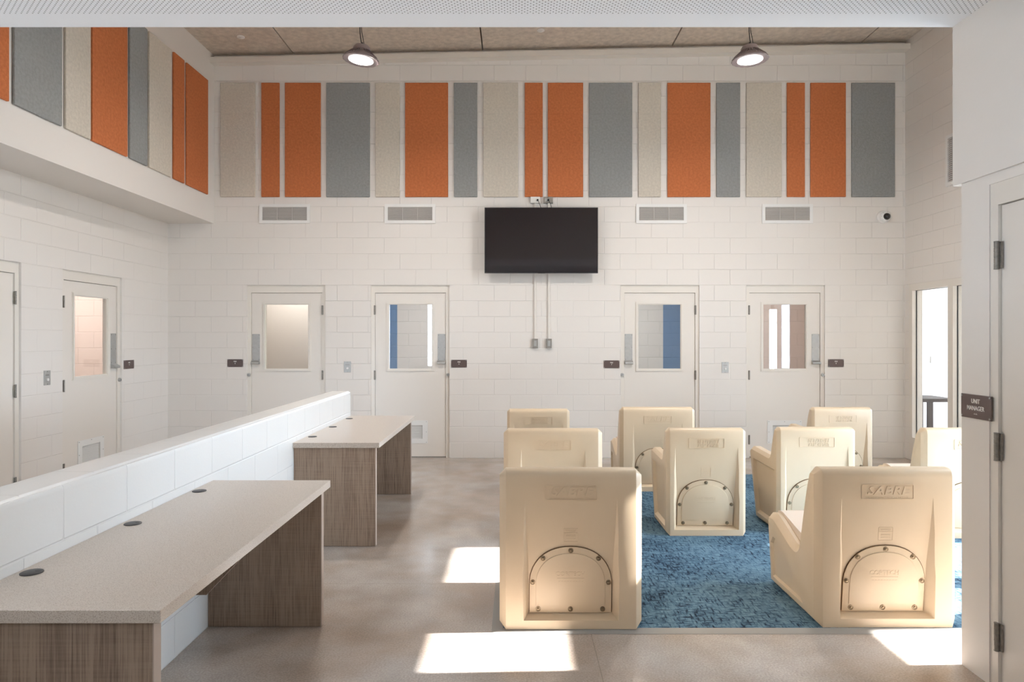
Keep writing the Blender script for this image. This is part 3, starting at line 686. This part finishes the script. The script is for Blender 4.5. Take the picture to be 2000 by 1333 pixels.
# camera dome
t = thing('security_camera', 'small white wall-mounted dome camera near the right corner of the back wall', 'security camera', (px2x(1724), D, px2z(424.5)))
bm = bmesh.new(); lathe(bm, [(0.082, 0), (0.082, 0.022), (0.070, 0.034)], 40, RX); obj('mounting_ring', bm, M['white_metal'], t, smooth=True)
bm = bmesh.new(); lathe(bm, [(0.067, 0.03), (0.066, 0.05), (0.05, 0.064), (0.046, 0.066)], 40, T(0.014, 0, 0) @ RX); obj('camera_body', bm, M['white_metal'], t, smooth=True)
bm = bmesh.new(); bmesh.ops.create_uvsphere(bm, u_segments=32, v_segments=16, radius=0.044); bmesh.ops.transform(bm, matrix=T(0.018, -0.062, -0.002), verts=bm.verts)
obj('dome', bm, mat('smoked_dome', (30, 27, 24), 0.08), t, smooth=True)
screws(t, [(0.014 + 0.058 * math.cos(k * 2 * PI / 7 + 0.4), -0.055, 0.058 * math.sin(k * 2 * PI / 7 + 0.4)) for k in range(7)], 0.004, M['steel_dark'], h=0.006)

# sprinkler heads
for x, y, lb in ((-3.34, 8.28, 'white sprinkler cap on the high ceiling at left'), (0.30, 8.26, 'white sprinkler cap in the middle of the high ceiling')):
    t = thing('sprinkler_head', lb, 'sprinkler', (x, y, ceil_z(x)))
    bm = bmesh.new(); lathe(bm, [(0.046, 0), (0.045, -0.010), (0.038, -0.014)], 32); obj('escutcheon', bm, M['white_metal'], t, smooth=True)
    bm = bmesh.new(); lathe(bm, [(0.010, -0.014), (0.010, -0.020), (0.014, -0.022), (0.014, -0.024)], 20); obj('deflector', bm, M['white_metal'], t, smooth=True)

# ------------------------------------------------------------------ pendant lamps
def make_lamp(label, x, y, z, tilt, power):
    t = thing('pendant_lamp', label, 'pendant lamp', (x, y, z), group='round pendant lamps')
    def rip(a, zz): return 0.035 * abs(math.cos(a * 9)) - 0.0 if zz < 0.03 else 0.0
    bm = bmesh.new()
    lathe(bm, [(0.112, -0.004), (0.155, -0.012), (0.162, -0.008), (0.160, 0.0), (0.132, 0.030), (0.100, 0.052), (0.080, 0.060), (0.0795, 0.10), (0.066, 0.122), (0.02, 0.128)], 108, ripple=rip)
    body = obj('lamp_housing', bm, M['lamp_body'], t, smooth=True, rot=(0, tilt, 0))
    bm = bmesh.new()
    for k in range(36):
        a = 2 * PI * k / 36
        vv = add_box(bm, 0.078, 0.150, -0.0012, 0.0012, 0.0, 0.070)
        for v in vv:
            if v.co.x > 0.1 and v.co.z > 0.03: v.co.z = 0.022
            if v.co.x < 0.1 and v.co.z > 0.03: v.co.z = 0.085
        bmesh.ops.transform(bm, matrix=Matrix.Rotation(a, 4, 'Z'), verts=vv)
    obj('cooling_fins', bm, M['lamp_body'], body)
    bm = bmesh.new(); lathe(bm, [(0.112, -0.010), (0.110, -0.004)], 64); obj('lens', bm, M['lens'], body)
    bm = bmesh.new()
    for k in range(-3, 4):
        a = -PI / 2 + k * 0.09; add_cyl(bm, 0.003, 0.003, T(0.136 * math.cos(a), 0.136 * math.sin(a), -0.012), 8)
    obj('sensor_dots', bm, M['white_metal'], body)
    zt = ceil_z(x) - z
    bm = bmesh.new(); bmesh.ops.create_cone(bm, cap_ends=True, segments=12, radius1=0.012, radius2=0.006, depth=0.03); bmesh.ops.transform(bm, matrix=T(0, 0, 0.142), verts=bm.verts)
    obj('hook', bm, M['black'], body)
    c1 = tube('suspension_cord', [(0.004, 0, 0.15), (-0.012, 0, 0.24), (-0.006, 0, 0.36), (-0.004, 0, zt)], 0.0042, M['cable'], t)
    tube('power_cord', [(0.03, 0.0, 0.128), (0.022, 0, 0.19), (-0.004, 0, 0.30), (-0.004, 0.006, zt)], 0.0032, M['cable'], t)
    bm = bmesh.new(); add_cyl(bm, 0.05, 0.02, T(0, 0, zt - 0.01), 24); obj('ceiling_canopy', bm, M['lamp_body'], t, smooth=True)
    l = area('pendant_light', (x, y, z - 0.02), (0, 0, -1), 0.21, 0.21, power, (1.0, 0.96, 0.92), shape='DISK')
    return t
LP = 80
make_lamp('round dark bronze pendant lamp hanging at left, above the wide grey panel', px2x(705, 6.3), 6.3, 4.125, math.radians(5), LP)
make_lamp('round dark bronze pendant lamp hanging at right, above the beige panel', px2x(1465, 6.3), 6.3, 4.125, math.radians(-2), LP)
# unseen fill lights added under the low ceiling to raise the brightness
area('added_ceiling_fill_a', (-2.6, 1.2, ZN - 0.01), (0, 0, -1), 1.2, 0.3, 14, (1, 0.96, 0.92))
area('added_ceiling_fill_b', (0.3, -1.0, ZN - 0.01), (0, 0, -1), 1.2, 0.3, 14, (1, 0.96, 0.92))

# ------------------------------------------------------------------ carpet
t = thing('carpet', 'blue streaked area carpet under the beige chairs with grey rubber edge', 'carpet', (0, 0, 0))
CX0, CX1, CY0, CY1 = -0.07, 4.35, 3.63, 7.72
obj('carpet_field', bx(CX0, CX1, CY0, CY1, 0.0005, 0.008), M['carpet'], t)
bm = bmesh.new(); W_ = 0.06
def ramp(pts): 
    vs_ = [bm.verts.new(p) for p in pts]; bm.faces.new(vs_)
h = 0.0085
a = [(CX0, CY0), (CX1, CY0), (CX1, CY1), (CX0, CY1)]; b = [(CX0 - W_, CY0 - W_), (CX1 + W_, CY0 - W_), (CX1 + W_, CY1 + W_), (CX0 - W_, CY1 + W_)]
for i in range(4):
    j = (i + 1) % 4
    ramp([(*b[i], 0.001), (*b[j], 0.001), (*a[j], h), (*a[i], h)])
    ramp([(*b[j], 0.0004), (*b[i], 0.0004), (*a[i], 0.0004), (*a[j], 0.0004)])
bmesh.ops.recalc_face_normals(bm, faces=bm.faces)
obj('edge_strip', bm, M['reducer'], t)

# ------------------------------------------------------------------ desks
def make_desk(label, y0, y1):
    t = thing('desk', label, 'desk', (-1.335, y0, 0), group='long desks along the low wall')
    xo = 1.335; L = y1 - y0
    obj('desktop', bx(-1.652 + xo, -1.0125 + xo, 0, L, 0.737, 0.775, 0.0015, 1), M['counter'], t)
    for a in (0.022, L - 0.062):
        p = obj('end_panel', bx(-1.651 + xo, -1.047 + xo, a, a + 0.040, 0.003, 0.7365), M['wood'], t)
        obj('edge_band', bx(-1.047 + xo, -1.043 + xo, a, a + 0.040, 0.003, 0.7365), M['edge_band'], p)
    bm = bmesh.new(); xs = [(-1.652, 0.7365), (-1.652, 0.488), (-1.28, 0.488), (-1.08, 0.70), (-1.08, 0.7365)]
    A = [bm.verts.new((x + xo, L / 2 - 0.012, z)) for x, z in xs]; B = [bm.verts.new((x + xo, L / 2 + 0.012, z)) for x, z in xs]
    bm.faces.new(A); bm.faces.new(list(reversed(B)))
    for i in range(5): bm.faces.new((A[i], B[i], B[(i + 1) % 5], A[(i + 1) % 5]))
    bmesh.ops.recalc_face_normals(bm, faces=bm.faces)
    obj('support_bracket', bm, M['wood'], t)
    for gx, gy in GROM:
        bm = bmesh.new(); lathe(bm, [(0.0, 0.775), (0.034, 0.775), (0.034, 0.7775), (0.031, 0.779), (0.004, 0.7785)], 32, T(gx + xo, gy, 0))
        g = obj('cable_grommet', bm, M['grommet'], t, smooth=True)
        obj('grommet_slot', bx(gx + xo + 0.006, gx + xo + 0.024, gy + 0.006, gy + 0.022, 0.778, 0.7794, 0.0006, 1), M['black'], g)
    return t
# grommets measured on the near desk: (x, offset from the near end)
GROM = []
for px_, py_ in ((62, 1119.5), (259.5, 1023.8), (389.3, 960.0)):
    Y = 0.775 * 1333 / (py_ - 661); GROM.append(((px_ - 1008) * Y / 1333, Y - 1.943))
make_desk('grey-brown laminate desk with speckled beige top, nearest, at lower left', 1.943, 3.722)
make_desk('grey-brown laminate desk with pale top, farther one at the end of the low wall', 5.05, 6.83)

# ------------------------------------------------------------------ chairs
def arch_pts(w_, h_, hs, n=28, inset=0):
    """outline (u, v) of the arched cover: straight sides up to hs, half ellipse above"""
    a = w_ / 2 - inset; pts = [(-a, inset), (a, inset)]
    for k in range(n + 1):
        th = PI * k / n
        ct, st = math.cos(th), math.sin(th)
        pts.append((a * (abs(ct) ** 0.9) * (1 if ct >= 0 else -1), hs + (h_ - hs - inset) * (abs(st) ** 0.9)))
    return pts
def slab(pts, d0, d1, bev=0.0):
    """(u,v) outline extruded towards -y from d0 to d1 (front at d1 < d0)"""
    bm = bmesh.new(); A = [bm.verts.new((u, d1, v)) for u, v in pts]; B = [bm.verts.new((u, d0, v)) for u, v in pts]; n = len(pts)
    f = bm.faces.new(A); bm.faces.new(list(reversed(B)))
    for i in range(n): bm.faces.new((A[i], B[i], B[(i + 1) % n], A[(i + 1) % n]))
    bmesh.ops.recalc_face_normals(bm, faces=bm.faces)
    if bev:
        es = [e for e in bm.edges if e.verts[0] in A and e.verts[1] in A]
        bmesh.ops.bevel(bm, geom=es, offset=bev, segments=2, affect='EDGES', profile=0.6)
    return bm
def rect_ring(w_, h_, t_, d0, d1, r=0.006, x=0, z=0):
    bm = bmesh.new()
    def rr(w2, h2, rad):
        out = []
        for cx, cz, a0 in ((w2 - rad, h2 - rad, 0), (-w2 + rad, h2 - rad, PI / 2), (-w2 + rad, -h2 + rad, PI), (w2 - rad, -h2 + rad, 3 * PI / 2)):
            for k in range(4): out.append((cx + rad * math.cos(a0 + k * PI / 6), cz + rad * math.sin(a0 + k * PI / 6)))
        return out
    o_, i_ = rr(w_ / 2, h_ / 2, r), rr(w_ / 2 - t_, h_ / 2 - t_, max(r - t_, 0.001)); n = len(o_)
    def ring(pts, y): return [bm.verts.new((u + x, y, v + z)) for u, v in pts]
    a, b, c, d = ring(o_, d1), ring(i_, d1), ring(o_, d0), ring(i_, d0)
    for k in range(n):
        q = (k + 1) % n
        bm.faces.new((a[k], a[q], b[q], b[k])); bm.faces.new((a[k], c[k], c[q], a[q])); bm.faces.new((b[k], b[q], d[q], d[k]))
    bmesh.ops.recalc_face_normals(bm, faces=bm.faces)
    return bm

RZ0, RZ1, RD = 0.046, 0.69, 0.062            # recess bottom, fade-out height, depth at the bottom
PHI = math.atan2(RD, RZ1 - RZ0)
def recess_cutter():
    """wedge cutter: outer loop in front of the back face, inner loop on the tilted recess plane"""
    bm = bmesh.new(); o = 0.02; w0, wm, w1 = 0.252, 0.226, 0.224
    slope = RD / (RZ1 - RZ0)
    def plane(z): return RD - (z - RZ0) * slope
    def ow(wi, y): return wi + (w0 - wi) * (y + o) / max(y, 1e-4) if y > 0.004 else w0 + 0.002
    st = [(RZ0 + 0.018, RZ0 - 0.007, w1), (0.34, 0.34, wm), (0.50, 0.50, 0.236), (RZ1 + o / slope - 0.002, RZ1 + o / slope - 0.002, w0)]
    L = []
    for zi, zo, wi in st:
        y = plane(zi); wo = min(ow(wi, y), w0 + 0.02)
        L.append([bm.verts.new(p) for p in ((-wo, -o - 0.001, zo), (-wi, y, zi), (wi, y, zi), (wo, -o - 0.001, zo))])
    bm.faces.new(L[0]); bm.faces.new(list(reversed(L[-1])))
    for a, b in zip(L, L[1:]):
        for k in range(4): bm.faces.new((a[k], b[k], b[(k + 1) % 4], a[(k + 1) % 4]))
    bmesh.ops.triangulate(bm, faces=bm.faces)
    return bm

def side_cutter(pts, x_face, sgn, depth):
    """shallow side panel: (y,z) polygon cut into face at x = sgn*x_face, slightly tapered"""
    bm = bmesh.new(); cy = sum(p[0] for p in pts) / len(pts); cz = sum(p[1] for p in pts) / len(pts); n = len(pts)
    A = [bm.verts.new((sgn * (x_face + 0.01), cy + (y - cy) * 1.05, cz + (z - cz) * 1.05)) for y, z in pts]
    B = [bm.verts.new((sgn * (x_face - depth), cy + (y - cy) * 0.93, cz + (z - cz) * 0.93)) for y, z in pts]
    bm.faces.new(A); bm.faces.new(list(reversed(B)))
    for i in range(n): bm.faces.new((A[i], B[i], B[(i + 1) % n], A[(i + 1) % n]))
    return bm

def smooth_profile(pts, corner):
    """round the listed corners (index: radius) of a closed polygon"""
    out = []; n = len(pts)
    for i, p in enumerate(pts):
        r = corner.get(i)
        if not r: out.append(p); continue
        a, b = Vector(pts[i - 1]), Vector(pts[(i + 1) % n]); p = Vector(p)
        u = (a - p).normalized(); v = (b - p).normalized(); p0 = p + u * r; p1 = p + v * r
        for k in range(6):
            s = k / 5; q = p0 * (1 - s) ** 2 + p * 2 * s * (1 - s) + p1 * s * s; out.append((q.x, q.y))
    return out

def body_mesh(width, prof, chamfer, cutters):
    bm = bmesh.new(); a, b = prism_x(bm, prof, -width / 2, width / 2)
    es = [e for e in bm.edges if abs(abs(e.verts[0].co.x) - width / 2) < 1e-6 and abs(e.verts[0].co.x - e.verts[1].co.x) < 1e-6]
    bmesh.ops.bevel(bm, geom=es, offset=chamfer, segments=1, affect='EDGES', profile=0.5)
    es = [e for e in bm.edges if len(e.link_faces) == 2 and math.radians(30) < e.calc_face_angle() < math.radians(80)]
    try: bmesh.ops.bevel(bm, geom=es, offset=0.005, segments=2, affect='EDGES', profile=0.5, clamp_overlap=True)
    except Exception: pass
    bmesh.ops.recalc_face_normals(bm, faces=bm.faces)
    return bool_cut(bm, cutters)

def tilt_child(parent, name, bm, m, smooth=True):
    """parts that lie on the tilted recess plane; local origin = bottom of that plane"""
    return obj(name, bm, m, parent, smooth=smooth)

def add_back_details(t, kind):
    # cover plate on the recess plane
    holder = obj('access_cover', slab(arch_pts(0.438, 0.362, 0.15), 0.001, -0.007, 0.0015), M['chair'], t, smooth=True)
    holder.location = (0, RD - 0.003, RZ0 + 0.024); holder.rotation_euler = (PHI, 0, 0)
    obj('cover_gap_shade', slab(arch_pts(0.4445, 0.3655, 0.15), 0.003, -0.0035), M['gap_shade'], holder)
    obj('raised_field', slab([(u, v + 0.006) for u, v in arch_pts(0.438, 0.356, 0.15, inset=0.034)], -0.006, -0.0115, 0.004), M['chair'], holder, smooth=True)
    for u, v in ((0, 0.344), (-0.148, 0.301), (0.148, 0.301), (-0.203, 0.168), (0.203, 0.168), (-0.173, 0.019), (0.0, 0.019), (0.173, 0.019)):
        bm = bmesh.new(); lathe(bm, [(0.0135, 0.0), (0.0135, 0.0045), (0.0105, 0.005), (0.0100, 0.002), (0.0075, 0.002), (0.0065, 0.0065), (0.002, 0.0078)], 20, T(u, -0.0068, v) @ RX)
        obj('bolt', bm, M['bolt'], holder, smooth=True)
    lg = text('cover_lettering', 'CORTECH', 0.034, M['chair'], holder, (-0.002, -0.0118, 0.214), sx=1.0, bold=0.0008, ext=0.0012)
    bm = bmesh.new(); add_box(bm, -0.072, 0.072, -0.0130, -0.0112, 0.190, 0.1925)
    for k in range(9): add_box(bm, -0.066 + k * 0.0155, -0.056 + k * 0.0155, -0.0124, -0.0112, 0.172, 0.175)
    obj('lettering_rule', bm, M['chair'], holder)
    # maker plate in relief high on the back
    z0 = 0.722
    nm = obj('name_plate', rect_ring(0.278, 0.080, 0.0035, 0.001, -0.0032, 0.008, 0, z0), M['chair'], t, smooth=True)
    if kind == 'A':
        text('name_lettering', 'SABRE', 0.062, M['chair'], nm, (0.0, -0.0006, z0 + 0.006), sx=1.28, shear=0.25, bold=0.0012, ext=0.0036)
        bm = bmesh.new(); rnd = random.Random(3); x = -0.115
        while x < 0.115:
            l = rnd.uniform(0.004, 0.011); add_box(bm, x, x + l, -0.0015, 0.0, z0 - 0.031, z0 - 0.026); x += l + 0.0035
        obj('fine_print', bm, M['chair'], nm)
    else:
        text('name_lettering', 'SENTINEL', 0.040, M['chair'], nm, (0.015, -0.0006, z0 + 0.012), sx=1.0, shear=0.25, bold=0.0006, ext=0.0032)
        text('name_lettering', 'ARM CHAIR', 0.030, M['chair'], nm, (0.015, -0.0006, z0 - 0.020), sx=1.05, shear=0.0, bold=0.0006, ext=0.0032)
    # small instruction plate just above the arch (only the low lounge chairs show it clearly)
    zc = 0.493; yd = RD * (1 - (zc - RZ0) / (RZ1 - RZ0))
    ip = obj('instruction_plate', rect_ring(0.078, 0.074, 0.0025, 0.003, -0.0015, 0.004), M['chair'], t, smooth=True)
    ip.location = (0, yd, zc); ip.rotation_euler = (PHI, 0, 0)
    bm = bmesh.new()
    for zz, l in ((0.028, 0.06), (0.022, 0.05), (0.012, 0.072), (0.000, 0.05), (-0.007, 0.05), (-0.019, 0.05)): add_box(bm, -l / 2, l / 2, -0.0014, 0.001, zz - 0.0011, zz + 0.0011)
    obj('instruction_lines', bm, M['chair'], ip)

def make_lounge():
    t = thing('lounge_chair', '', 'chair', (0, 0, 0), group='low-sided beige plastic chairs')
    W = 0.758
    P = [(0, 0), (0, 0.845), (0.105, 0.845), (0.155, 0.72), (0.258, 0.345), (0.33, 0.35), (0.62, 0.452), (0.735, 0.43), (0.675, 0)]
    prof = smooth_profile(P, {1: 0.045, 2: 0.04, 3: 0.06, 4: 0.04, 5: 0.03, 6: 0.05, 7: 0.05})
    sp = [(0.62, 0.06), (0.655, 0.26), (0.62, 0.305), (0.55, 0.30), (0.47, 0.25), (0.17, 0.06)]
    bm = body_mesh(W, prof, 0.034, [recess_cutter(), side_cutter(sp, W / 2, 1, 0.014), side_cutter(sp, W / 2, -1, 0.014)])
    obj('shell', bm, M['chair'], t, smooth=True)
    bm = bmesh.new(); prism_x(bm, smooth_profile([(0.20, 0.30), (0.212, 0.405), (0.34, 0.405), (0.62, 0.462), (0.690, 0.452), (0.69, 0.32)], {1: 0.03, 2: 0.05, 3: 0.03, 4: 0.02}), -W / 2 + 0.06, W / 2 - 0.06)
    obj('seat', bm, M['seat'], t, smooth=True)
    add_back_details(t, 'A')
    return t
def make_arm():
    t = thing('arm_chair', '', 'chair', (0, 0, 0), group='beige plastic chairs with solid arms')
    W = 0.622
    # central body (back + seat block) with arm slabs at the sides: profile of the arms
    P = [(0, 0), (0, 0.836), (0.085, 0.836), (0.125, 0.75), (0.175, 0.585), (0.61, 0.60), (0.66, 0.56), (0.50, 0)]
    prof = smooth_profile(P, {1: 0.04, 2: 0.02, 3: 0.05, 4: 0.04, 5: 0.03, 6: 0.03})
    sp = [(0.07, 0.06), (0.46, 0.06), (0.55, 0.40), (0.55, 0.50), (0.07, 0.49)]
    seatcut = bmesh.new(); prism_x(seatcut, [(0.20, 0.43), (0.14, 0.75), (0.16, 0.90), (0.8, 0.90), (0.8, 0.44)], -W / 2 + 0.075, W / 2 - 0.075)
    bm = body_mesh(W, prof, 0.026, [recess_cutter(), side_cutter(sp, W / 2, 1, 0.024), side_cutter(sp, W / 2, -1, 0.024), seatcut])
    obj('shell', bm, M['chair'], t, smooth=True)
    bm = bx(-W / 2 + 0.08, W / 2 - 0.08, 0.205, 0.60, 0.415, 0.445, 0.01, 2); obj('seat', bm, M['seat'], t, smooth=True)
    add_back_details(t, 'B')
    return t
CZ = 0.0087
ch = make_lounge(); am = make_arm(); usedA = usedB = False
A_POS = [(0.291, 3.612, 0, 'beige plastic chair nearest on the left, its left base edge by the bare floor'),
         (1.978, 3.634, 0, 'beige plastic chair nearest on the right, its seat side showing'),
         (0.284, 5.22, 0, 'beige plastic chair directly behind the nearest left chair, in the middle row'),
         (1.425, 6.86, 0, 'wide beige plastic chair in the back row in front of the third door'),
         (3.51, 5.25, 0, 'wide beige plastic chair at right, cut off by the near wall')]
B_POS = [(1.485, 5.318, 0, 'beige armchair in the middle row standing free on the blue carpet'),
         (2.368, 5.37, 0, 'pale sunlit beige armchair behind the nearest right chair'),
         (0.222, 6.78, 0, 'beige armchair farthest left in the back row, only its top showing'),
         (3.318, 6.93, 0, 'beige armchair farthest right in the back row, in front of the right wall')]
for i, (x, y, r, lb) in enumerate(A_POS):
    o = ch if i == 0 else copy_tree(ch)
    o.location = (x, y, CZ); o.rotation_euler = (0, 0, r); o['label'] = lb
for i, (x, y, r, lb) in enumerate(B_POS):
    o = am if i == 0 else copy_tree(am)
    o.location = (x, y, CZ); o.rotation_euler = (0, 0, r); o['label'] = lb
